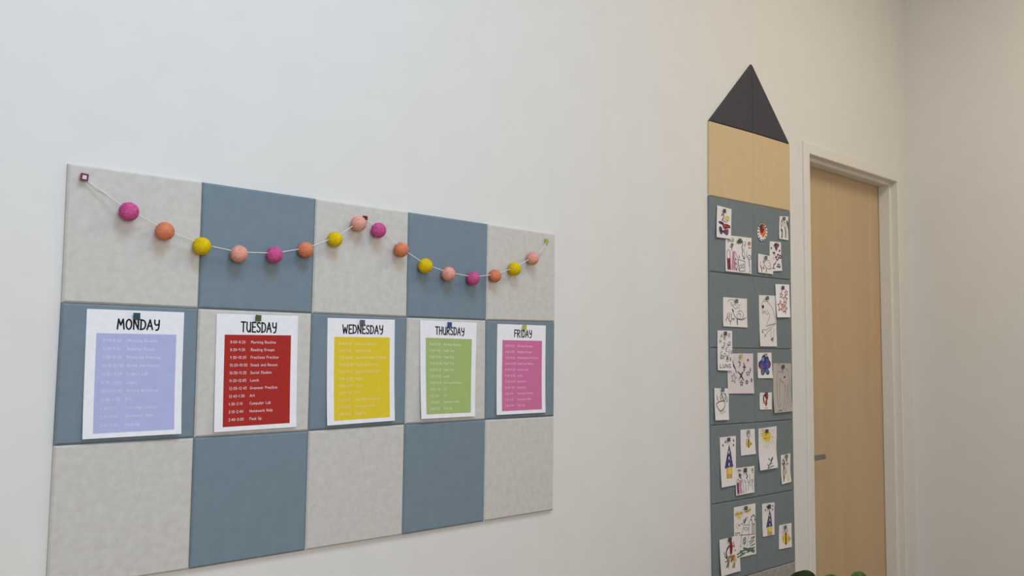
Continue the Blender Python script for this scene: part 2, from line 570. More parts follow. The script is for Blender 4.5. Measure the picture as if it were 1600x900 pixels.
# hand-drawn stroke letters: cap height 1, x-height .62; '~' strokes are smoothed
GL = {
 'A': (.62, ['0,0 .3,1 .58,0', '.1,.36 .5,.36']), 'B': (.55, ['.05,0 .05,1', '~.05,1 .4,.95 .42,.65 .05,.53', '~.05,.53 .5,.45 .48,.08 .05,0']),
 'C': (.55, ['~.52,.88 .3,1 .05,.7 .05,.3 .28,0 .52,.12']), 'D': (.6, ['.07,0 .07,1', '~.0,1 .4,.9 .56,.5 .4,.1 .0,0']),
 'E': (.5, ['.5,1 .06,1 .06,0 .5,0', '.06,.52 .42,.52']), 'F': (.5, ['.06,0 .06,1 .52,1', '.06,.52 .42,.54']),
 'G': (.6, ['~.54,.85 .3,1 .05,.7 .05,.3 .3,0 .54,.2', '.54,.2 .54,.45 .32,.45']), 'H': (.6, ['.06,0 .06,1', '.52,0 .52,1', '.06,.5 .52,.5']),
 'I': (.3, ['.15,0 .15,1']), 'K': (.55, ['.06,0 .06,1', '.5,1 .08,.45 .52,0']), 'L': (.5, ['.06,1 .06,0 .48,0']),
 'M': (.78, ['.04,0 .14,1 .37,.4 .6,1 .72,0']), 'N': (.62, ['.06,0 .06,1 .54,0 .54,1']), 'O': (.62, ['~.3,1 .06,.75 .06,.25 .3,0 .54,.25 .54,.75 .3,1']),
 'P': (.52, ['.06,0 .06,1', '~.06,1 .45,.92 .45,.58 .06,.46']), 'R': (.58, ['.06,0 .06,1', '~.06,1 .46,.95 .46,.6 .06,.5', '.2,.5 .54,0']),
 'S': (.52, ['~.46,.88 .27,1 .07,.8 .2,.57 .42,.42 .44,.14 .22,0 .03,.14']), 'T': (.58, ['.0,1 .58,1', '.29,1 .29,0']),
 'U': (.6, ['~.06,1 .06,.3 .28,0 .5,.25 .53,.5', '.53,1 .53,.0']), 'W': (.8, ['.03,1 .18,0 .38,.7 .58,0 .75,1']),
 'Y': (.58, ['~.05,1 .08,.6 .28,.48 .5,.6', '~.53,1 .52,.4 .42,.02 .2,-.04']), 'J': (.4, ['~.35,1 .35,.2 .2,0 .03,.12']), 'Z': (.5, ['.05,1 .48,1 .05,0 .5,0']),
 'a': (.5, ['~.42,.5 .22,.62 .05,.35 .2,0 .4,.2', '.43,.62 .43,0']), 'b': (.5, ['.06,1 .06,0', '~.06,.45 .3,.6 .44,.3 .26,0 .06,.12']),
 'c': (.45, ['~.42,.5 .22,.62 .05,.32 .2,0 .42,.1']), 'd': (.5, ['~.42,.45 .2,.6 .05,.3 .2,0 .42,.15', '.43,1 .43,0']),
 'e': (.48, ['~.06,.32 .42,.36 .36,.58 .18,.6 .05,.32 .18,0 .42,.1']), 'f': (.34, ['~.36,.95 .2,1 .14,.8 .14,0', '.0,.58 .32,.58']),
 'g': (.5, ['~.42,.5 .22,.62 .05,.35 .2,.08 .4,.25', '~.43,.62 .43,-.1 .25,-.3 .06,-.2']), 'h': (.5, ['.06,1 .06,0', '~.06,.4 .25,.62 .42,.45 .43,0']),
 'i': (.2, ['.1,.6 .1,0', '.1,.85 .1,.9']), 'k': (.46, ['.06,1 .06,0', '.4,.6 .08,.25 .42,0']), 'l': (.2, ['.1,1 .1,0']),
 'm': (.7, ['.06,.62 .06,0', '~.06,.42 .2,.62 .34,.45 .34,0', '~.34,.42 .5,.62 .63,.45 .63,0']), 'n': (.5, ['.06,.62 .06,0', '~.06,.4 .25,.62 .42,.45 .43,0']),
 'o': (.5, ['~.24,.62 .05,.4 .12,.05 .3,0 .44,.3 .24,.62']), 'p': (.5, ['.06,.62 .06,-.3', '~.06,.45 .3,.6 .44,.3 .26,0 .06,.12']),
 'r': (.4, ['.06,.62 .06,0', '~.06,.38 .2,.6 .38,.56']), 's': (.42, ['~.36,.54 .2,.62 .06,.46 .34,.24 .3,.03 .04,.06']), 't': (.36, ['~.15,.95 .15,.1 .22,0 .36,.05', '.0,.62 .34,.62']),
 'u': (.5, ['~.06,.62 .06,.2 .2,0 .4,.2', '.43,.62 .43,0']), 'v': (.45, ['.03,.62 .22,0 .42,.62']), 'w': (.62, ['.03,.62 .15,0 .3,.5 .45,0 .6,.62']),
 'x': (.45, ['.04,.62 .4,0', '.4,.62 .04,0']), 'y': (.48, ['.05,.62 .22,.05', '.43,.62 .1,-.3']), 'z': (.45, ['.05,.6 .4,.6 .05,0 .42,0']),
 '0': (.52, ['~.26,1 .06,.7 .06,.3 .26,0 .46,.3 .46,.7 .26,1']), '1': (.28, ['.04,.8 .16,1 .16,0']), '2': (.5, ['~.05,.8 .25,1 .43,.75 .25,.35 .04,0', '.04,0 .47,0']),
 '3': (.48, ['~.05,.9 .28,1 .42,.78 .18,.55', '~.18,.55 .45,.45 .4,.08 .2,0 .03,.1']), '4': (.52, ['.36,0 .36,1 .03,.35 .5,.35']), '5': (.5, ['.44,1 .1,1 .08,.58', '~.08,.58 .4,.62 .45,.2 .25,0 .03,.08']),
 '8': (.5, ['~.25,.53 .07,.75 .25,1 .42,.75 .25,.53 .05,.25 .25,0 .45,.25 .25,.53']), '9': (.5, ['~.42,.7 .22,.5 .06,.75 .24,1 .42,.78 .4,.3 .3,0']),
 ':': (.2, ['.1,.12 .1,.16', '.1,.55 .1,.6']), '-': (.4, ['.04,.45 .34,.45']), '.': (.2, ['.08,.02 .1,.04']), ' ': (.34, [])}
def text_width(txt, gap):
    return sum(GL[c][0] + gap for c in txt) - gap
def write(ink, sheet, txt, s0, t0, w_s, h_t, wd, m, gap=.14, adv=None, jit=0.0):
    """letters from s0 with the baseline at t0 (sheet fractions); w_s = total width, or adv = width per cap height"""
    sc = w_s / text_width(txt, gap) if w_s else adv
    x = 0
    for c in txt:
        wdt, ss = GL[c]
        dj = random.uniform(-jit, jit)
        for st in ss:
            sm = st[0] == '~'
            pts = [tuple(float(v) for v in q.split(',')) for q in st.lstrip('~').split()]
            if sm:
                pts = [(p.x, p.y) for p in spline([(a, b, 0) for a, b in pts], 4)]
            ink.stroke([sheet.st(s0 + (x + a) * sc, t0 - (b + dj) * h_t) for a, b in pts], wd, m, False)
        x += wdt + gap
    ink.layer += 1

# ------------------------------------------------------------------ the five weekday sheets
BLACK = mat('black_print', (26, 25, 30), 0.6, 0.2)
WHITE = mat('white_print', (238, 236, 240), 0.6, 0.2)
T11 = ['8:00-8:20', '8:20-9:30', '9:30-10:20', '10:20-10:50', '10:50-11:35', '11:35-12:05', '12:05-12:45', '12:45-1:30', '1:30-2:10', '2:10-2:40', '2:40-3:00']
DAYS = [
 ('MONDAY', [(136, 482.4), (288, 488), (282, 677.6), (128.6, 686.6)], (179, 183, 223), (.30, .437), (.072, .150), (.10, .923, .187, .962), (226, 226, 240),
  ['Morning Routine', 'Reading Groups', 'Fractions Practice', 'Snack and Recess', 'Science Lab', 'Lunch', 'Writing Workshop', 'P.E', 'Learning Centers', 'Homework Help', 'Pack Up'],
  'white printed sheet headed MONDAY with a lavender timetable panel', 0.007, 3),
 ('TUESDAY', [(338.6, 490), (465.8, 493.5), (463, 667), (333.6, 675.4)], (172, 42, 36), (.29, .435), (.068, .152), (.098, .914, .178, .962), (242, 226, 222),
  ['Morning Routine', 'Reading Groups', 'Fractions Practice', 'Snack and Recess', 'Social Studies', 'Lunch', 'Grammar Practice', 'Art', 'Computer Lab', 'Homework Help', 'Pack Up'],
  'white printed sheet headed TUESDAY with a dark red timetable panel', 0.004, 2),
 ('WEDNESDAY', [(512, 496.6), (617, 499.6), (617, 657.2), (511.2, 665.1)], (230, 200, 48), (.215, .60), (.062, .142), (.098, .925, .178, .962), (240, 228, 170),
  ['Morning Routine', 'Library Trip', 'Word Problems Practice', 'Snack and Recess', 'Science Experiment', 'Lunch', 'Music', 'P.E', 'Educational Games', 'Homework Help', 'Pack Up'],
  'white printed sheet headed WEDNESDAY with a yellow timetable panel', 0.008, 0),
 ('THURSDAY', [(656, 500), (745, 504.4), (742.4, 650.4), (657, 654.6)], (168, 187, 116), (.262, .51), (.062, .140), (.095, .918, .178, .958), (228, 236, 200),
  ['Morning Routine', 'Field Trip', 'Field Trip', 'Field Trip', 'Field Trip', 'Lunch', 'Writing Workshop', 'P.E', 'Art', 'Homework Help', 'Pack Up'],
  'white printed sheet headed THURSDAY with a green timetable panel', 0.006, 2),
 ('FRIDAY', [(777.3, 506), (852.9, 508.7), (852.5, 644.5), (776, 648.5)], (210, 112, 158), (.34, .36), (.062, .142), (.105, .922, .178, .962), (242, 206, 222),
  ['Morning Routine', 'Reading Groups', 'Multiplication Practice', 'Snack and Recess', 'Science Lab', 'Lunch', 'Geometry', 'Geometry', 'Learning Centers', 'Homework Help', 'Pack Up'],
  'white printed sheet headed FRIDAY with a pink timetable panel', 0.006, 0)]
for day, quad, rgb, (hs, hw), (ht0, ht1), (ps0, ps1, pt0, pt1), trgb, acts, label, curl, kind in DAYS:
    sh = Sheet([at(*p, Y=-0.0008 - (curl if i > 1 else 0)) for i, p in enumerate(quad)], 0.0008, curl, kind)
    o = sh.build('timetable_sheet', PAPER, nx=14, nz=22)
    tag(o, label, 'timetable sheet', 'weekday timetable sheets')
    ip = Ink()
    ip.grid(lambda a, b: sh.st(ps0 + (ps1 - ps0) * a, pt0 + (pt1 - pt0) * b), 12, 20, mat('panel_' + day.lower(), rgb, 0.6, 0.25))
    e = sh.ink_obj('colour_panel', ip, o, 0.0001)
    e['label'] = {'M': 'lavender', 'T': 'red', 'W': 'yellow', 'F': 'pink'}[day[0]] + ' panel' if day != 'THURSDAY' else 'green panel'
    ih = Ink()
    ih.layer = 2
    write(ih, sh, day, hs, ht1, hw, ht1 - ht0, 0.0037, BLACK, .13, jit=.02)
    sh.ink_obj('heading', ih, o, 0.0001)['label'] = 'black hand-lettered word ' + day
    it = Ink()
    it.layer = 6
    tm = mat('text_' + day.lower(), trgb, 0.6, 0.2)
    for i in range(11):
        tb = 0.252 + i * 0.0663
        write(it, sh, T11[i], .168 - .004 * i / 10, tb, None, .023, 0.00085, tm, .16, adv=.0345)
        write(it, sh, acts[i], .413, tb, None, .023, 0.00085, tm, .13, adv=.0355)
    sh.ink_obj('timetable_text', it, o, 0.0001)['label'] = 'small white handwritten-style lettering'

# ------------------------------------------------------------------ square push pins
def pin_mat(name, rgb):
    return mat('pin_' + name, rgb, 0.18, 0.5, coat=0.5)
def push_pin(px, py, y0, size, m, label, group, hgt=0.0065, inner=None, rot=0.0):
    p = at(px, py, -y0 - hgt * 0.7)
    t = empty('push_pin', (p.x, -y0, p.z))
    t.rotation_euler = (0, rot, 0)
    tag(t, label, 'push pin', group)
    h, h2 = size / 2, size / 2 * 0.9
    V, Fc = [], []
    for yy, q in ((-0.002, h2 * .94), (-0.0028, h2), (-hgt + 0.001, h), (-hgt, h * .93)):
        for sx, sz in ((-1, -1), (1, -1), (1, 1), (-1, 1)):
            V.append((sx * q, yy, sz * q))
    for k in range(3):
        for j in range(4):
            Fc.append((4 * k + j, 4 * k + (j + 1) % 4, 4 * k + 4 + (j + 1) % 4, 4 * k + 4 + j))
    Fc.append((0, 3, 2, 1))
    if inner:                                   # a hollow square head with a pale recessed centre
        b = len(V)
        q = h * 0.55
        for yy in (-hgt, -hgt + 0.0012):
            for sx, sz in ((-1, -1), (1, -1), (1, 1), (-1, 1)):
                V.append((sx * q, yy, sz * q))
        for j in range(4):
            Fc.append((12 + j, 12 + (j + 1) % 4, b + (j + 1) % 4, b + j))
            Fc.append((b + j, b + (j + 1) % 4, b + 4 + (j + 1) % 4, b + 4 + j))
        head = mesh_obj('head', V, Fc, m, t)
        cen = boxes('centre', [((-q, -hgt + 0.0008, -q), (q, -hgt + 0.003, q))], inner, t)
        cen['label'] = 'pale pink recessed centre'
    else:
        Fc.append((12, 13, 14, 15))
        head = mesh_obj('head', V, Fc, m, t)
    bm = bmesh.new()
    bm.from_mesh(head.data)
    bmesh.ops.recalc_face_normals(bm, faces=bm.faces)
    bm.to_mesh(head.data)
    bm.free()
    V, Fc = [], []
    tube(V, Fc, [(0, 0, 0), (0, -0.003, 0)], 0.0006, 6)
    mesh_obj('needle', V, Fc, STEEL, t)
    return t
PB = 'square push pins on the weekday board'
push_pin(131.5, 277, 0, .0165, pin_mat('maroon', (104, 34, 62)), 'maroon square push pin holding the left end of the pompom garland', PB, .012, mat('pin_centre', (228, 205, 222), 0.3), rot=.08)
push_pin(570.5, 341.5, 0, .015, pin_mat('dark_red', (84, 24, 24)), 'dark red square push pin under the middle peak of the garland', PB)
push_pin(854, 376.5, 0, .014, pin_mat('lime', (168, 178, 30)), 'yellow-green square push pin holding the right end of the garland', PB)
push_pin(213.6, 494.3, .0012, .0155, pin_mat('teal', (22, 74, 72)), 'dark teal square push pin on the Monday sheet', PB)
push_pin(403.6, 497, .0012, .0155, pin_mat('olive', (74, 92, 34)), 'olive green square push pin on the Tuesday sheet', PB, rot=.05)
push_pin(566.2, 504.3, .0012, .0155, pin_mat('grey', (92, 88, 96)), 'grey square push pin on the Wednesday sheet', PB)
push_pin(702.6, 507.4, .0012, .0155, pin_mat('blue', (38, 74, 130)), 'blue square push pin on the Thursday sheet', PB)
push_pin(819.6, 511.4, .0012, .0155, pin_mat('yellow', (176, 178, 62)), 'pale yellow square push pin on the Friday sheet', PB)

# ------------------------------------------------------------------ pompom garland
g0 = at(133, 281, -0.01)
garland = empty('pompom_garland', g0)
tag(garland, 'garland of pink, orange, yellow and peach pompoms on white string across the board top', 'garland')
PC = {'p': mat('pink_wool', (224, 112, 164), 0.95, 0.1, (200, 82, 138), 300, 2), 'o': mat('orange_wool', (234, 154, 116), 0.95, 0.1, (220, 132, 94), 300, 2),
      'y': mat('yellow_wool', (240, 212, 40), 0.95, 0.1, (224, 192, 24), 300, 2), 'c': mat('peach_wool', (242, 186, 168), 0.95, 0.1, (232, 160, 142), 300, 2)}
CN = {'p': 'deep pink pompom', 'o': 'orange pompom', 'y': 'yellow pompom', 'c': 'pale peach pompom'}
def pom_mesh(m, seed):
    rnd = random.Random(seed)
    bm = bmesh.new()
    bmesh.ops.create_icosphere(bm, subdivisions=4, radius=1)
    off = Vector((seed * 3.1, seed, 0))
    for v in bm.verts:
        d = v.co.normalized()
        v.co = d * (0.93 + 0.05 * noise.noise(d * 2.2 + off) + 0.05 * noise.noise(d * 9 + off))
    V = [v.co.copy() for v in bm.verts]
    bm.verts.index_update()
    Fc = [tuple(v.index for v in f.verts) for f in bm.faces]
    bm.free()
    N = 1700
    for i in range(N):                           # wool ends
        z = 1 - 2 * (i + .5) / N
        a = i * 2.39996
        d = Vector((math.sqrt(1 - z * z) * math.cos(a), math.sqrt(1 - z * z) * math.sin(a), z))
        t1 = d.orthogonal().normalized()
        t2 = d.cross(t1)
        tip = d * (0.985 + rnd.uniform(-.02, .045)) + (t1 * rnd.uniform(-1, 1) + t2 * rnd.uniform(-1, 1)) * .05
        b = len(V)
        r = .035
        for k in range(3):
            g = k * 2.094 + rnd.random()
            V.append(d * .9 + (t1 * math.cos(g) + t2 * math.sin(g)) * r)
        V.append(tip + t1 * .012)
        V.append(tip - t1 * .012)
        Fc += [(b, b + 1, b + 3), (b + 1, b + 2, b + 4), (b + 1, b + 4, b + 3), (b + 2, b, b + 3), (b + 2, b + 3, b + 4)]
    return V, Fc
POMS = [('p', 201.4, 330.6, 15.2), ('o', 257.6, 361.4, 15), ('y', 315.4, 384.6, 14.6), ('c', 373.4, 396.8, 13.8), ('p', 429, 398.3, 13), ('o', 477.4, 390.4, 12.6),
        ('y', 523.4, 374, 12), ('c', 560.4, 349.6, 12.4), ('p', 591.6, 359.8, 12.6), ('o', 627, 390, 12), ('y', 664.6, 415.4, 11.6), ('c', 700.6, 428, 11.3),
        ('p', 739, 435, 10.9), ('o', 773.4, 431.2, 10.2), ('y', 804, 420.2, 10.6), ('c', 832.2, 404, 10)]
strp = [at(134.5, 282, -0.008), at(150, 292, -0.012), at(166, 303, -0.016), at(184, 317, -.02)]
for i, (k, px, py, rp) in enumerate(POMS):
    p = at(px, py, -0.021)
    r = min(rp * depth(p) / F, 0.0215)
    V, Fc = pom_mesh(PC[k], i + 1)
    o = mesh_obj('pompom', [Vector(v) * r for v in V], Fc, PC[k], garland, smooth=True)
    p.y = -r * 1.06
    p = at(px, py, p.y)
    o.location = p - g0
    o.rotation_euler = (i * 1.3, i * .7, i * 2.1)
    o['label'] = CN[k]
    strp.append(p + Vector((0, 0, 0.0045)))
    if i == 7:
        strp.append(at(573.5, 344.5, -0.011))
strp += [at(842, 395, -0.012), at(850.5, 384.5, -0.008), at(853, 379, -0.006)]
V, Fc = [], []
tube(V, Fc, [p - g0 for p in strp], 0.0011, 7)
tail = [at(135.5, 283.5, -0.006), at(150, 295.5, -0.009), at(165.5, 303.8, -0.0145)]
tube(V, Fc, [p - g0 for p in tail], 0.0010, 7)
tube(V, Fc, [at(163.5, 301.4, -0.016) - g0, at(166.5, 303.6, -0.0165) - g0], 0.0022, 8)
tail = [at(851, 385.5, -0.006), at(843, 398, -0.009), at(841, 396.5, -0.012)]
tube(V, Fc, [p - g0 for p in tail], 0.0010, 7)
mesh_obj('string', V, Fc, STRING, garland, smooth=True)

# ------------------------------------------------------------------ children's drawings on the pencil
def ink(name, rgb, patchy=False):
    if patchy:
        return mat('crayon_' + name, rgb, 0.8, 0.15, tuple(min(255, x * .6 + 100) for x in rgb), 260, 3, .38, .5)
    return mat('ink_' + name, rgb, 0.7, 0.2)
K = ink('black', (40, 36, 40)); KG = ink('pencil_grey', (118, 108, 114)); KP = ink('plum', (92, 66, 78)); KB = ink('brown', (110, 62, 38))
RED = ink('red', (158, 34, 48), True); PINK = ink('pink', (200, 130, 150), True); MAG = ink('magenta', (130, 40, 84), True); ORG = ink('orange', (204, 112, 30), True)
YEL = ink('yellow', (226, 196, 50), True); NAVY = ink('navy', (44, 48, 108), True); BLU = ink('blue', (46, 62, 160), True); GRN = ink('green', (64, 96, 70), True)
OLV = ink('olive', (122, 128, 62), True); RUST = ink('rust', (150, 78, 36)); DKR = ink('dark_red', (96, 34, 38)); VIO = ink('violet', (74, 48, 92), True); TANI = ink('ochre', (196, 152, 72), True)

class Draw:
    def __init__(self, ox, oy, sc, quad, y0, curl, kind, paper=PAPER2):
        self.ox, self.oy, self.sc = ox, oy, sc
        curl *= 0.6
        self.sh = Sheet([at(ox + a / sc, oy + b / sc, -y0 - (curl if i > 1 else 0)) for i, (a, b) in enumerate(quad)], y0, curl, kind, ox)
        self.ink, self.paper, self.outline = Ink(), paper, None
    def w(self, p):
        y = -self.sh.y0
        for _ in range(3):
            q = at(self.ox + p[0] / self.sc, self.oy + p[1] / self.sc, y)
            y = self.sh.lift(q.x, q.z)
        return (q.x, q.z)
    def s(self, txt, m, wd=2.2, sm=True):          # strokes 'x,y x,y; x,y ...' ; wd in mm
        for part in txt.split(';'):
            pts = [tuple(float(v) for v in q.split(',')) for q in part.split()]
            if sm and len(pts) > 2:
                pts = [(p.x, p.y) for p in spline([(a, b, 0) for a, b in pts], 4)]
            self.ink.stroke([self.w(p) for p in pts], wd * 0.85 / 1000, m)
        return self
    def f(self, txt, m, sm=True):
        pts = [tuple(float(v) for v in q.split(',')) for q in txt.split()]
        if sm:
            pts = [(p.x, p.y) for p in spline([(a, b, 0) for a, b in pts + [pts[0]]], 4)][:-1]
        self.ink.poly([self.w(p) for p in pts], m)
        return self
    def e(self, cx, cy, rx, ry, m, wd=None, n=20):
        pts = [(cx + rx * math.cos(2 * math.pi * k / n), cy + ry * math.sin(2 * math.pi * k / n)) for k in range(n)]
        if wd:
            self.ink.stroke([self.w(p) for p in pts + [pts[0]]], wd * 0.85 / 1000, m)
        else:
            self.ink.poly([self.w(p) for p in pts], m)
        return self
    def star(self, cx, cy, r, m, wd=2.0, fill=False, rx=.6, rot=0):
        pts = []
        for k in range(11):
            a = -math.pi / 2 + rot + k * math.pi / 5
            q = r if k % 2 == 0 else r * .42
            pts.append((cx + q * math.cos(a) * rx, cy + q * math.sin(a)))
        if fill: self.ink.poly([self.w(p) for p in pts[:-1]], m)
        else: self.ink.stroke([self.w(p) for p in pts], wd * 0.85 / 1000, m)
        return self
    def t(self, txt, x, y, h, wx, m, wd=1.8):
        for c in txt:
            wdt, ss = GL[c]
            for st in ss:
                sm = st[0] == '~'
                pts = [tuple(float(v) for v in q.split(',')) for q in st.lstrip('~').split()]
                if sm: pts = [(p.x, p.y) for p in spline([(a, b, 0) for a, b in pts], 4)]
                self.ink.stroke([self.w((x + a * wx, y - b * h)) for a, b in pts], wd * 0.85 / 1000, m, False)
            x += (wdt + .15) * wx
        self.ink.layer += 1
        return self
    def done(self, label, pin=None, pname=None, prgb=None, size=.0165):
        o = self.sh.build('childs_drawing', self.paper, self.ink, 8, 12, self.outline)
        tag(o, label, 'drawing', "children's drawings pinned to the pencil")
        if pin:
            push_pin(self.ox + pin[0] / self.sc, self.oy + pin[1] / self.sc, self.sh.y0 + 0.0024, size, pin_mat(pname, prgb), pin[2], 'square push pins on the pencil')
        return o
LO, HI = 0.0010, 0.0036       # a page lying under another, and the page on top of it

A = (1112, 315, 7.824)
d = Draw(*A, [(172, 408), (487, 445), (487, 882), (172, 850)], LO, .006, 0)
d.s('190,470 200,460 205,485; 195,495 225,480 245,490 270,485; 245,440 262,455 270,470 240,470; 210,465 230,470', K, 3)
d.f('230,530 248,505 265,530 250,550', GRN).s('222,545 245,560 265,520; 245,555 248,590', K, 4).s('248,590 232,600 228,640 232,840; 265,600 285,650 300,820', PINK, 3)
d.f('187,600 205,585 224,640 220,700 190,690', PAPER2).s('187,690 188,620 205,585 222,640 224,700 230,830; 188,690 196,830', K, 3)
d.f('190,690 224,690 236,832 198,832', MAG, False).s('205,720 212,820; 218,720 225,810', DKR, 6)
d.f('255,600 275,620 290,840 240,838', PINK, False)
d.s('268,690 270,640 285,612 300,650 318,700 320,770 308,830; 270,690 285,780 300,840; 284,700 300,720 290,690; 285,760 305,770 295,740 284,760', K, 2.6)
d.f('300,490 330,470 340,500 320,520', OLV).f('335,480 365,470 375,500 345,515', GRN)
d.s('375,480 380,520 368,560 380,600 372,650 400,690; 380,525 370,545; 372,570 380,620', K, 4).s('400,500 412,490 418,510 408,540 400,520 398,600 405,690; 430,600 425,660 440,690', KG, 2.4)
d.s('330,650 335,690 342,670; 322,700 330,850 405,850 408,735 322,705; 340,780 365,775 365,810 340,815 340,780; 375,765 395,765 395,810 375,810 375,765; 380,690 400,710 390,690', K, 2.4, False)
d.s('435,690 440,665 460,655 482,675 480,700 460,705 440,690; 458,680 470,685; 458,705 466,780 470,855; 450,705 455,800; 455,860 470,855', K, 2.4)
d.f('445,520 456,498 472,520 458,545', ORG).s('440,520 455,495 474,520; 448,565 472,568', K, 3.5)
d.s('300,820 306,845; 335,820 340,840', K, 4)
d.done('crowded page of standing figures and a house, largest drawing in the top left pencil tile', (350, 475, 'olive green push pin on the crowded page of figures in the top left pencil tile'), 'olive_dark', (66, 78, 44))
d = Draw(*A, [(65, 45), (243, 92), (240, 455), (55, 435)], HI, .006, 2)
d.s('118,170 135,150 150,180 128,235 130,205', RED, 5).s('128,165 150,190 165,250 195,240 200,195', DKR, 3).e(190, 208, 22, 26, YEL).e(190, 208, 22, 26, OLV, 3)
d.s('130,215 145,240 165,245', RED, 4).f('88,240 120,245 150,270 128,280 92,262', VIO).s('88,242 118,246 148,268 125,278 92,260 88,242', K, 3)
d.f('135,280 190,275 200,320 150,325', RED).s('130,275 150,330 200,320; 160,280 175,325', DKR, 4).f('180,280 222,295 222,328 190,315', RED).s('182,282 222,298 220,325 190,310', K, 3)
d.f('95,305 120,315 130,360 125,395 98,370', VIO).s('95,305 92,340 105,385 125,392 130,350', K, 4).f('135,355 195,335 205,360 190,410 150,390', VIO)
d.s('140,360 165,345 200,340; 150,385 190,408 205,360; 165,360 185,395', MAG, 4).s('118,340 135,375', K, 5)
d.done('small drawing of a colourful scribbled running figure at the top left of the pencil', (160, 115, 'dark green push pin on the colourful running figure drawing'), 'dark_green', (34, 48, 40))

B = (1176, 330, 9.0)
d = Draw(*B, [(60, 165), (212, 165), (212, 425), (60, 425)], LO, .002, 0)
N = 32
d.outline = [d.w((136 + 75 * math.cos(-2 * math.pi * k / N), 295 + 130 * math.sin(-2 * math.pi * k / N))) for k in range(N)]
d.e(136, 295, 74, 129, K, 2.2, 32).e(140, 275, 44, 96, ORG).f('100,250 120,215 150,220 160,260 140,300 110,300', RED).s('115,260 130,290 150,250 135,310', DKR, 5)
for k in range(15):
    a = 2 * math.pi * k / 15 + .2
    d.e(136 + 60 * math.cos(a), 295 + 112 * math.sin(a), 9, 13 if k % 2 else 9, K if k % 4 else DKR, n=8)
d.done('oval badge with an orange centre and a ring of black spots', (130, 212, 'dark brown push pin on the oval orange badge'), 'brown', (74, 44, 32))
d = Draw(*B, [(380, 70), (500, 75), (503, 408), (375, 388)], LO, .007, 0)
d.s('410,130 395,180 405,210 420,170 405,130; 405,210 400,260 410,300 405,375; 412,250 425,300 418,375', KP, 4).s('450,150 440,200 455,240 470,200 458,160; 450,240 460,300 455,370; 470,240 475,310 478,380', KP, 4)
d.s('480,130 495,190 500,250 490,200 478,150; 488,140 500,200', KP, 6).s('400,265 412,268 408,370', K, 6).s('452,255 462,290 458,365', KG, 8)
d.done('narrow drawing of grey striding legs beside the oval badge', (447, 105, 'slate grey push pin on the narrow drawing of striding legs'), 'slate', (84, 92, 102))
d = Draw(*B, [(240, 420), (398, 440), (410, 838), (246, 845)], LO, .007, 3)
d.s('300,490 318,460 330,490 345,462 368,475 355,500 335,515 310,500', DKR, 7).s('332,510 330,560; 318,530 345,535', KP, 7).e(262, 520, 8, 18, KP).e(376, 558, 12, 15, KP)
d.f('280,580 305,570 318,595 295,605', KP).s('345,620 360,605 370,640 345,690 330,660; 318,650 345,640; 380,620 400,635 390,665 375,650', DKR, 7).s('290,650 300,680; 300,610 330,640', PINK, 5)
d.s('330,705 318,735 295,750; 300,760 285,800 310,805; 340,790 365,740 385,780 350,775 380,795', KP, 6)
d.done('tall drawing sprinkled with plum red flowers, second from the top right of the pencil', (340, 472, 'dark red push pin on the drawing of plum red flowers'), 'wine', (92, 38, 44), .015)
d = Draw(*B, [(78, 595), (284, 640), (290, 888), (80, 860)], HI, .005, 0)
d.s('190,690 160,720 170,770 210,810 250,800 255,750 230,700 195,690; 150,710 160,740 190,790 230,815 275,805', KG, 2.6).s('110,700 108,760 120,800 150,800 165,760; 120,780 130,820 135,845', KG, 3)
d.s('145,700 160,735', K, 5).s('115,770 125,810 130,845; 150,790 160,810; 190,815 194,855', KP, 6).s('215,720 240,740 240,780 215,770', KG, 2)
d.done('small scribbled grey creature overlapping the page of plum red flowers', (190, 655, 'steel blue push pin on the small scribbled creature'), 'steel_blue', (96, 104, 122))

C_ = (1112, 455, 6.662)
d = Draw(*C_, [(120, 60), (368, 80), (373, 378), (122, 365)], LO, .006, 0)
d.s('165,130 170,100 205,88 235,100 235,140 205,150 200,110; 205,120 225,165 255,185 265,160', KG, 2.6).s('265,220 300,205 330,235 325,280 280,285 262,250 290,230 310,260; 330,240 330,290; 290,235 300,275', KG, 2.8)
d.s('222,215 240,260 270,290 320,298 355,275', KP, 4).s('215,190 225,210', K, 8).s('165,230 165,270 185,310 205,300 200,230; 180,220 185,290; 195,310 195,345; 210,290 235,285 225,305', KP, 4)
d.s('150,300 160,270; 148,290 152,310', KG, 4).s('265,295 268,345', KP, 8).s('275,140 300,145; 280,160 290,200; 270,150 265,180', KG, 1.8)
d.done('drawing of a large scribbled animal in grey pencil alone on the second left pencil tile', (262, 103, 'grey push pin on the large scribbled grey animal'), 'grey_mid', (104, 104, 108))
d = Draw(1112, 545, 7.5, [(186, 55), (485, 55), (493, 522), (192, 525)], LO, .006, 3, mat('pinkish_paper', (224, 212, 214), 0.8, 0.15))
d.s('248,140 255,200 275,230 290,280; 255,180 280,240', KP, 6).s('310,150 335,165 320,215; 325,150 335,200', KP, 4).s('375,170 385,210 378,260; 370,215 395,215', KP, 8)
d.star(425, 132, 24, KP, fill=True, rx=.7).star(425, 290, 30, KP, 3.2, rx=.75).star(350, 405, 34, KP, 4, rx=.6).star(412, 390, 28, KP, 4, rx=.6).star(467, 368, 24, KP, 4, rx=.4)
d.star(258, 345, 62, KP, 2.6, rx=.52, rot=.2).s('455,225 448,270 458,240', KP, 5).s('310,275 340,300 375,370 350,330 330,340 345,300 365,270 350,320', KP, 5).s('300,265 330,300 370,368', K, 3).s('315,345 325,380; 330,340 340,370', KG, 3)
d.done('pinkish page covered in pencilled plum stars', (348, 88, 'bright yellow push pin on the pinkish page of stars'), 'bright_yellow', (196, 186, 40))
d = Draw(*C_, [(60, 408), (213, 412), (218, 830), (65, 822)], HI, .006, 3)
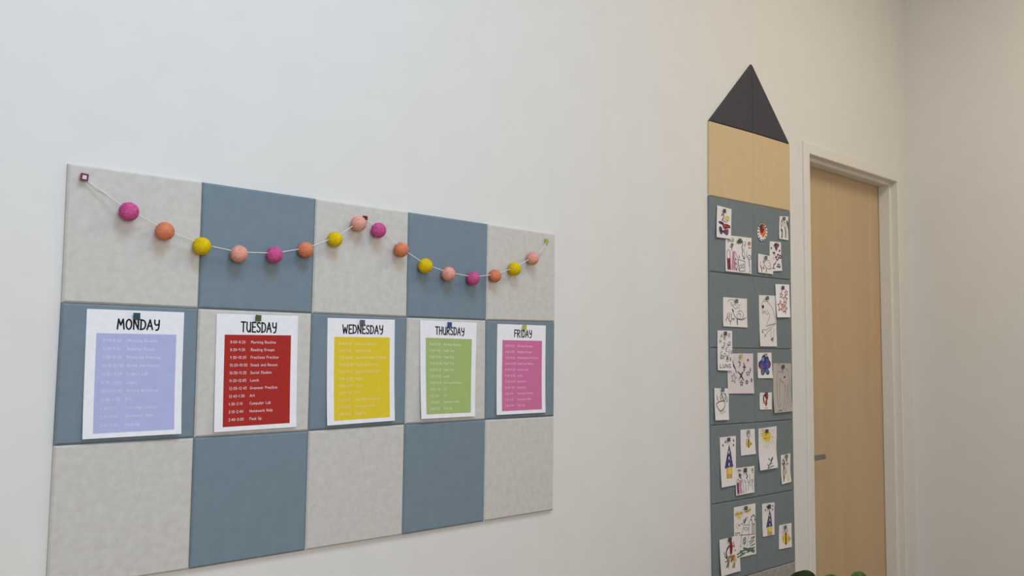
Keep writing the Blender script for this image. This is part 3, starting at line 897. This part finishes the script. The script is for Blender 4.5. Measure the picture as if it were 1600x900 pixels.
for tx, x, y in (('A', 92, 485), ('K', 128, 510), ('R', 172, 480), ('H', 80, 540), ('E', 125, 572), ('Y', 157, 580), ('D', 178, 565), ('M', 103, 612), ('E', 146, 628), ('J', 172, 635),
                 ('C', 92, 668), ('O', 128, 682), ('I', 175, 680), ('F', 198, 662), ('K', 90, 708), ('A', 108, 708), ('O', 152, 735), ('R', 186, 730), ('B', 155, 710)):
    d.t(tx, x, y, 38, 34, KP if tx in 'RJ' else K, 2.8)
d.t('LUNG', 86, 797, 38, 41, K, 3.0)
d.done('narrow white page of scattered handwritten capital letters ending in LUNG', (146, 441, 'maroon push pin on the page of handwritten letters'), 'crimson', (110, 20, 48))
E_ = (1112, 545, 7.5)
d = Draw(*E_, [(28, 460), (202, 465), (205, 832), (38, 838)], HI, .007, 2)
d.s('62,640 55,660 75,700 100,728 130,715 155,670 152,625 130,612 90,620 62,640', K, 4.4).s('118,525 100,560 105,595 118,570 120,530; 120,520 125,570 140,605 158,590 158,540 140,520; 160,525 178,570 185,615 172,620 162,570', K, 3.4)
d.s('60,535 62,600; 68,560 72,610', KG, 3.4).s('105,735 108,765; 125,735 128,760; 140,725 145,750; 155,722 158,745', K, 2.6).s('130,560 145,570; 130,585 145,580', KG, 2.5)
d.done('drawing of a floppy-eared round animal in black outline on the left edge of the pencil', (133, 480, 'blue-grey push pin on the floppy-eared animal drawing'), 'blue_grey', (84, 98, 120))

D_ = (1176, 435, 8.18)
d = Draw(*D_, [(80, 212), (297, 222), (312, 870), (98, 868)], LO, .006, 0)
d.s('160,260 130,300 115,330; 165,265 200,310 245,370 270,440 285,520 292,590', K, 2.6).s('112,335 118,390 130,450 140,410 150,450 160,415 180,465 200,440 180,410; 200,440 220,470 195,550 180,590', K, 2.2)
d.e(132, 362, 13, 24, K, n=12).s('150,295 158,300', K, 4).s('172,615 220,595 290,578', K, 3.2).s('245,605 200,640 165,660 130,655 120,690; 250,625 190,690 160,745', KG, 2.6).s('230,650 238,745 265,755 272,640; 262,590 275,605 258,610', KG, 2.2)
d.s('125,665 132,695; 155,715 160,745; 235,775 250,800 240,780 262,770 258,800', K, 5)
d.done('tall drawing of an outlined toothy dinosaur', (193, 252, 'grey push pin on the tall dinosaur drawing'), 'grey_dark', (92, 86, 92))
d = Draw(*D_, [(288, 72), (468, 80), (483, 497), (308, 498)], HI, .006, 2, PAPER)
d.star(365, 215, 42, RUST, 4, rx=.5, rot=.2).star(428, 185, 42, RUST, 4, rx=.5, rot=-.2).star(415, 270, 62, RUST, 5, rx=.45, rot=.1).star(355, 355, 75, RUST, 5, rx=.5).star(412, 390, 66, RUST, 5, rx=.45, rot=.2)
d.s('365,340 375,390 390,365; 400,330 425,440', ORG, 5)
d.done('drawing of five rusty orange stars at the right edge of the pencil', (391, 120, 'black push pin on the orange star drawing'), 'black', (40, 36, 44))

F_ = (1176, 545, 8.57)
d = Draw(*F_, [(65, 52), (252, 50), (268, 392), (72, 395)], LO, .005, 3)
d.f('125,110 160,85 205,110 215,150 240,190 232,245 205,265 222,310 205,345 180,330 165,300 155,335 130,352 112,320 112,275 85,245 80,190 105,160 122,145', NAVY)
d.f('120,190 160,170 165,280 130,270', BLU).f('175,150 205,150 210,250 180,280', BLU).f('100,225 130,210 145,280 118,290', MAG).f('200,190 228,185 225,235 200,240', MAG)
d.f('170,285 210,280 212,325 185,325', ink('teal', (58, 104, 128), True)).f('120,300 150,290 148,335 126,335', ink('teal', (58, 104, 128), True)).s('165,110 168,200 165,300', K, 3).f('130,120 150,110 155,150 132,160', ink('sky', (120, 150, 200), True))
d.s('125,110 160,85 205,110 215,150 240,190 232,245 205,265 222,310 205,345 180,330 165,300 155,335 130,352 112,320 112,275 85,245 80,190 105,160 122,145 125,110', K, 3)
d.done('drawing of a blue and magenta butterfly', (180, 86, 'clear grey push pin on the butterfly drawing'), 'clear_grey', (150, 152, 148))
d = Draw(*F_, [(95, 588), (258, 583), (258, 812), (97, 815)], LO, .004, 0)
d.f('160,610 205,610 208,650 200,680 185,660 170,650', RED).s('160,625 145,640 150,690 155,730; 178,650 190,690 180,760', DKR, 8).f('172,690 192,690 195,740 180,772 165,740', RED).s('140,660 152,725', DKR, 6).s('165,792 172,790; 182,790 196,794', K, 3)
d.done('smallest square drawing, a dark red dangling figure below the butterfly', (188, 606, 'dark red push pin on the small red figure drawing'), 'red_dark', (120, 26, 30))
d = Draw(*F_, [(275, 195), (515, 195), (533, 835), (290, 860)], LO, .010, 1, PAPER3)
d.s('330,330 325,450 335,700 345,770 370,765 360,600 362,410; 330,315 360,305 410,320; 362,395 400,450 425,470 430,600 420,760 400,820', KP, 2.4)
d.s('455,260 480,320 495,480 510,640 520,755 500,750 480,600 470,470; 440,480 455,620 450,800 430,830; 468,470 472,640 478,800', KG, 2.4)
d.s('418,380 440,372 425,388 418,380', K, 4).s('340,205 345,215; 360,208 365,215', K, 4).s('350,835 370,820 395,838', K, 3.4).s('320,240 330,275; 315,265 345,262; 330,235 345,250', PINK, 2)
d.s('410,260 400,300', BLU, 2).s('450,255 440,310', BLU, 2)
d.done('large beige page with a long-limbed figure in faint outline', (413, 240, 'navy push pin on the beige long-limbed figure page'), 'navy', (44, 42, 82))

G_ = (1116, 665, 7.824)
def rocket(d, tip, lw, rw, yb, yfl, flame_l, flame_r, yfb, stars):
    x, y = tip
    h = yb - y
    d.f('%f,%f %f,%f %f,%f %f,%f %f,%f' % (x, y, x + 22, y + h * .3, rw, y + h * .92, (lw + rw) / 2, yb - h * .06, lw, yb), NAVY, False)
    d.s('%f,%f %f,%f; %f,%f %f,%f' % (x, y, lw, yb, x, y, rw, y + h * .9), K, 3, False)
    for k in (.3, .55, .82):
        d.e(x - 1, y + h * k, 7, h * .075, PAPER2, n=10)
        d.e(x - 1, y + h * k, 7, h * .075, KG, 1.4, n=10)
    d.f('%f,%f %f,%f %f,%f %f,%f' % (flame_l, yfl + 8, flame_r, yfl - 8, flame_r, yfb - 6, flame_l, yfb), TANI, False)
    d.f('%f,%f %f,%f %f,%f %f,%f' % (flame_l + 12, yfl + 8, flame_r - 2, yfl - 8, flame_r - 4, yfb - 60, flame_l + 16, yfb - 58), YEL, False)
    d.s('%f,%f %f,%f; %f,%f %f,%f' % (flame_l, yfl + 8, flame_l + 2, yfb, flame_r, yfl, flame_r, yfb - 6), TANI, 2, False)
    for a, b in stars:
        d.s('%f,%f %f,%f; %f,%f %f,%f' % (a - 4, b - 12, a + 4, b + 14, a + 5, b - 6, a - 6, b + 4), K, 4, False)
d = Draw(*G_, [(65, 145), (265, 125), (270, 725), (85, 758)], LO, .007, 2)
rocket(d, (182, 238), 130, 230, 528, 515, 152, 218, 650, [(136, 200), (107, 242), (235, 182), (235, 238)])
d.done('tall page with a navy blue rocket and a long yellow flame, beside the small bee', (180, 172, 'dark grey push pin on the tall rocket page'), 'charcoal', (66, 62, 64))
d = Draw(*G_, [(322, 52), (495, 38), (505, 345), (328, 368)], LO, .005, 3)
def bee(d, x, y, rx, ry):
    d.e(x, y, rx, ry, YEL)
    d.e(x, y, rx, ry, TANI, 2)
    d.s('%f,%f %f,%f' % (x, y - ry, x, y + ry), DKR if rx > 40 else K, 8 if rx < 40 else 12, False)
    d.s('%f,%f %f,%f; %f,%f %f,%f' % (x - rx * .6, y - ry * .4, x - rx * .6, y + ry * .4, x + rx * .6, y - ry * .4, x + rx * .6, y + ry * .4), KB, 3, False)
    d.s('%f,%f %f,%f %f,%f' % (x + rx * .9, y - ry * .2, x + rx * 1.2, y, x + rx * .9, y + ry * .25), K, 3)
    d.s('%f,%f %f,%f %f,%f; %f,%f %f,%f %f,%f' % (x - rx * .7, y - ry * .9, x - rx * .95, y - ry * 1.1, x - rx * .8, y - ry * 1.35, x - rx * .4, y - ry * 1.0, x - rx * .6, y - ry * 1.25, x - rx * .4, y - ry * 1.4), KG, 2)
bee(d, 420, 222, 32, 42)
d.s('405,110 400,130 425,140 438,115; 420,140 415,165 432,160; 425,165 428,180', KG, 3)
d.done('small page with a tiny yellow bee at the centre, beside the tall rocket page', (422, 78, 'pale grey push pin on the page with the tiny bee'), 'pale_grey', (136, 140, 134))
d = Draw(*G_, [(268, 520), (490, 492), (492, 815), (268, 857)], HI, .006, 0)
d.s('285,545 325,535; 280,560 300,550 325,555; 290,575 330,545', K, 2.6).f('300,595 312,580 325,600 312,640', GRN).s('310,585 300,610 320,645 330,600', KP, 5).s('390,580 405,620 395,640', KP, 7)
d.f('458,545 468,530 475,550 466,565', ORG).s('455,545 468,525 476,550; 460,575 474,574', KB, 3)
d.s('275,680 285,655 298,680 305,840; 275,690 285,840', K, 3).f('278,700 298,695 306,835 288,845', MAG, False).s('330,640 345,680 360,780 360,830; 340,660 330,720 340,820', KP, 2.6).f('308,660 330,665 340,830 312,835', PINK, False)
d.s('365,660 385,700 380,680; 400,650 420,700 415,790; 420,690 410,700; 430,600 435,700 445,740; 450,670 460,655 475,670 462,690 452,675; 462,690 470,790; 385,720 390,810; 355,800 360,830', KP, 2.6)
d.done('small crowded page of standing figures overlapping the tall rocket page', (383, 545, 'dark green push pin on the small crowded page of figures'), 'forest', (30, 52, 44), .018)

H_ = (1176, 660, 8.57)
d = Draw(*H_, [(78, 85), (320, 50), (333, 605), (98, 645)], LO, .012, 1)
d.f('130,140 160,110 190,100 225,130 240,170 235,225 200,262 160,240 135,205', YEL).s('140,205 180,220 225,200', ORG, 3.4)
for k in range(17):
    a = -.6 + k * .37
    q = 150 if 2 < k < 8 else 105
    d.s('%f,%f %f,%f' % (188 + 52 * math.cos(a), 180 + 80 * math.sin(a), 188 + min(q * .85, 118) * math.cos(a), min(max(180 + q * 1.15 * math.sin(a), 85), 385)), YEL if k % 2 else TANI, 3 if k % 2 else 2, False)
d.s('105,110 140,125; 120,80 150,110; 100,150 130,160; 255,110 290,80; 270,140 300,115; 255,195 280,215', TANI, 2, False)
d.s('205,620 230,560 270,460; 215,600 200,560; 225,570 260,540; 235,600 280,580; 215,615 210,570; 225,610 250,590', GRN, 4.5, False).s('240,510 265,470; 245,530 268,480', K, 4, False).s('218,488 222,500', K, 7, False)
d.done('tall curling page with a smiling yellow sun and a leafy sprig', (195, 118, 'navy blue push pin on the smiling sun'), 'indigo', (48, 40, 98))
d = Draw(*H_, [(378, 437), (503, 415), (515, 795), (390, 830)], LO, .007, 1)
d.s('410,490 400,540 415,600 410,680 420,780; 420,510 425,600 430,700 415,790; 395,560 430,550', DKR, 6).s('410,500 425,520 430,560', VIO, 5).s('455,490 455,520', K, 9).s('442,580 455,560 480,550; 440,600 450,650 445,680; 455,540 460,560', DKR, 4)
d.s('460,590 485,580 490,700 480,785; 455,660 465,780; 470,600 475,780', TANI, 2.2)
d.done('narrow wavy drawing of a dark red standing figure on the right, below the sun page', (458, 453, 'olive push pin on the narrow dark red figure drawing'), 'moss', (118, 122, 70))

I_ = (1116, 780, 7.5)
d = Draw(*I_, [(230, 97), (483, 47), (492, 640), (240, 700)], LO, .005, 0)
d.s('250,170 255,210 265,150 270,220 280,150 290,235 300,145 310,225 320,140 330,200', YEL, 6, False).s('245,180 330,160', TANI, 10, False).s('375,110 385,160 395,100 405,165 415,95 425,150', YEL, 6, False).s('370,150 425,120', OLV, 6, False)
d.s('350,285 390,210; 340,240 345,280; 360,230 350,280; 370,215 352,285', K, 4, False).s('265,340 255,310 275,280 290,300; 270,330 285,345', TANI, 3).s('285,310 300,305; 320,290 330,292', K, 5).s('250,398 255,405; 270,395 274,402; 290,394 296,400', K, 6)
d.s('345,300 330,380 320,420 310,550; 410,250 405,380 385,550; 300,555 320,555; 340,345 370,330 400,345 380,365 350,350; 345,300 410,300', KG, 2.6)
d.s('240,425 360,418 480,408', KB, 3).s('425,245 435,210 460,185 475,215 478,245; 440,240 450,290 470,285 475,235; 440,290 445,400; 470,290 472,395; 455,300 458,400', KP, 3.4)
for x, y in ((430, 240), (440, 205), (458, 185), (472, 200), (477, 235)): d.e(x, y, 6, 9, K, n=8)
d.s('335,520 345,460 365,450; 345,530 370,460; 355,525 372,490; 340,480 365,470', GRN, 5).s('410,500 440,480 470,440; 415,530 465,480; 425,460 470,435; 430,545 475,520', GRN, 5).s('250,540 255,460; 262,540 268,455; 275,530 282,460; 255,500 285,490', KG, 3)
d.s('255,600 300,610 350,600; 265,650 310,625 350,640; 270,680 330,650; 340,570 400,580 470,565; 345,590 420,600 465,620; 380,620 430,600 460,590; 300,660 360,625; 410,570 470,600', GRN, 7)
d.done('landscape page with yellow clouds, a brown horizon and green grass scribbles', (373, 105, 'green push pin on the landscape page'), 'leaf_green', (52, 92, 58))
d = Draw(*I_, [(58, 478), (296, 418), (310, 840), (78, 905)], HI, .006, 2)
d.f('180,500 212,505 218,570 208,640 185,650 180,570', RED, False).s('195,510 198,640', DKR, 8).s('175,550 150,590 140,640 150,680', VIO, 10).s('212,540 238,560; 222,500 235,545', RED, 5)
d.s('115,625 125,670 150,700 155,720 130,740; 130,680 150,690', K, 4.5).f('172,660 240,650 250,690 225,720 205,725 190,690', ink('sienna', (168, 84, 48), True), False)
d.f('160,670 185,668 180,740 160,800 140,805 155,740', OLV, False).f('230,660 250,670 245,760 232,805 212,805 228,740', TANI, False).s('140,805 160,740; 168,810 172,750; 212,805 228,745; 238,805 240,750', KB, 4).s('245,700 262,712', TANI, 6)
d.s('242,595 246,602; 195,720 205,735', DKR, 6)
d.done('lowest drawing, a red and orange dressed animal overlapping the landscape page', (187, 475, 'black-green push pin on the lowest drawing of the dressed animal'), 'black_green', (28, 40, 36), .019)

J_ = (1180, 780, 10.0)
d = Draw(*J_, [(108, 72), (302, 48), (303, 552), (120, 588)], LO, .005, 0)
rocket(d, (228, 175), 172, 266, 445, 430, 192, 262, 565, [(158, 172), (274, 105), (270, 160), (185, 120)])
d.done('small page with a navy rocket and a square yellow flame, in the lowest pencil row', (224, 118, 'black push pin on the small rocket page in the lowest row'), 'jet', (34, 32, 36), .019)
d = Draw(*J_, [(375, 408), (568, 370), (575, 745), (370, 785)], LO, .005, 0)
bee(d, 480, 615, 60, 84)
d.s('460,470 465,500 480,520 505,500 510,470; 478,520 480,535; 470,480 500,490', KG, 3)
d.done('small page filled by a large yellow and dark red bee, in the lowest pencil row', (475, 438, 'grey push pin on the large bee page'), 'iron', (98, 98, 102))

# ------------------------------------------------------------------ potted plant below the frame's lower edge
PX = at(1298, 900, -0.78)
plant = empty('potted_plant', (PX.x, PX.y, 0))
tag(plant, 'potted plant with rounded dark green leaves in front of the door', 'plant')
LEAF = mat('leaf_green', (84, 106, 40), 0.5, 0.2, (60, 84, 30), 30, 3, coat=0.1)
LEAF2 = mat('leaf_brown_green', (50, 76, 32), 0.5, 0.2, (56, 48, 32), 24, 3)  # darker green mottled with brown
prof = [(0.0, 0.0), (.10, 0), (.115, .02), (.145, .27), (.155, .28), (.155, .31), (.14, .31), (.135, .27), (0, .27)]
V, Fc = [], []
SEG = 32
for r, z in prof:
    for k in range(SEG):
        a = 2 * math.pi * k / SEG
        V.append((r * math.cos(a), r * math.sin(a), z))
for i in range(len(prof) - 1):
    for k in range(SEG):
        k2 = (k + 1) % SEG
        Fc.append((i * SEG + k, i * SEG + k2, (i + 1) * SEG + k2, (i + 1) * SEG + k))
mesh_obj('pot', V, Fc, mat('white_ceramic', (214, 210, 204), 0.35, 0.5), plant, smooth=True)
V, Fc = [], []
n0 = SEG
V.append((0, 0, .285))
for k in range(SEG):
    V.append((.136 * math.cos(2 * math.pi * k / SEG), .136 * math.sin(2 * math.pi * k / SEG), .272 + .006 * random.random()))
for k in range(SEG):
    Fc.append((0, 1 + k, 1 + (k + 1) % SEG))
mesh_obj('soil', V, Fc, mat('potting_soil', (62, 48, 38), 0.95, 0.1, (40, 30, 24), 90), plant)
right = Vector((RT.x, RT.y, 0)).normalized()
def leaf(tip, length, width, lean, m, root):
    """an obovate leaf with a rounded tip that stands up from root and arches over at the tip"""
    tip, root = Vector(tip), Vector(root)
    up = (tip - root).normalized()
    side = lean
    nrm = up.cross(side).normalized()
    side = nrm.cross(up).normalized()
    base = tip - up * length
    V, Fc = [], []
    nu, nv = 30, 12
    for i in range(nu + 1):
        t = math.sin(math.pi / 2 * i / nu)          # rows crowd towards the rounded tip
        k = 1 - 1.1 * width / length
        wv = width * (max(math.sin(math.pi / 2 * t / k), 0.03) ** .8 if t < k else math.sqrt(max(1 - ((t - k) / (1 - k)) ** 2, 0.0002)))
        for j in range(nv + 1):
            s = j / nv * 2 - 1
            V.append(base + up * (length * t) + side * (wv * s) + nrm * (0.22 * wv * s * s - 0.10 * width * math.sin(t * 3)))
    for i in range(nu):
        for j in range(nv):
            a = i * (nv + 1) + j
            Fc.append((a, a + 1, a + nv + 2, a + nv + 1))
    n = len(V)
    V2 = [v + nrm * 0.0008 for v in V]
    Fc += [tuple(n + q for q in f[::-1]) for f in Fc]
    V += V2
    o = mesh_obj('leaf', [v - plant.location for v in V], Fc, m, plant, smooth=True)
    return base
tops = [((1250, 892.4), -0.80, .150, .040, LEAF2), ((1300, 897.2), -0.74, .140, .042, LEAF), ((1346, 893.4), -0.80, .130, .026, LEAF),
        ((1272, 912), -0.70, .13, .036, LEAF), ((1325, 915), -0.86, .14, .036, LEAF2), ((1360, 925), -0.78, .13, .034, LEAF), ((1225, 930), -0.82, .13, .036, LEAF),
        ((1290, 945), -0.66, .13, .04, LEAF), ((1335, 955), -0.70, .12, .038, LEAF2), ((1255, 960), -0.74, .12, .038, LEAF)]
V, Fc = [], []
for i, (px, y, ln, wd, m) in enumerate(tops):
    tip = at(px[0], px[1], y)
    a = 2 * math.pi * i / len(tops)
    foot = plant.location + Vector((.03 * math.cos(a), .03 * math.sin(a), .28))
    b = leaf(tip, ln, wd, (right + Vector((0, 0.25 * math.sin(i * 2.3), 0))).normalized(), m, foot + Vector((0, 0, .15)))
    mid2 = foot.lerp(b, .5) + Vector((0, 0, .04))
    Vs, Fs = [], []
    tube(Vs, Fs, [p - plant.location for p in spline([foot - Vector((0, 0, .01)), mid2, b], 6)], .0035, 8)
    mesh_obj('stem', Vs, Fs, mat('stem_green', (78, 104, 56), 0.5, 0.3), plant, smooth=True)
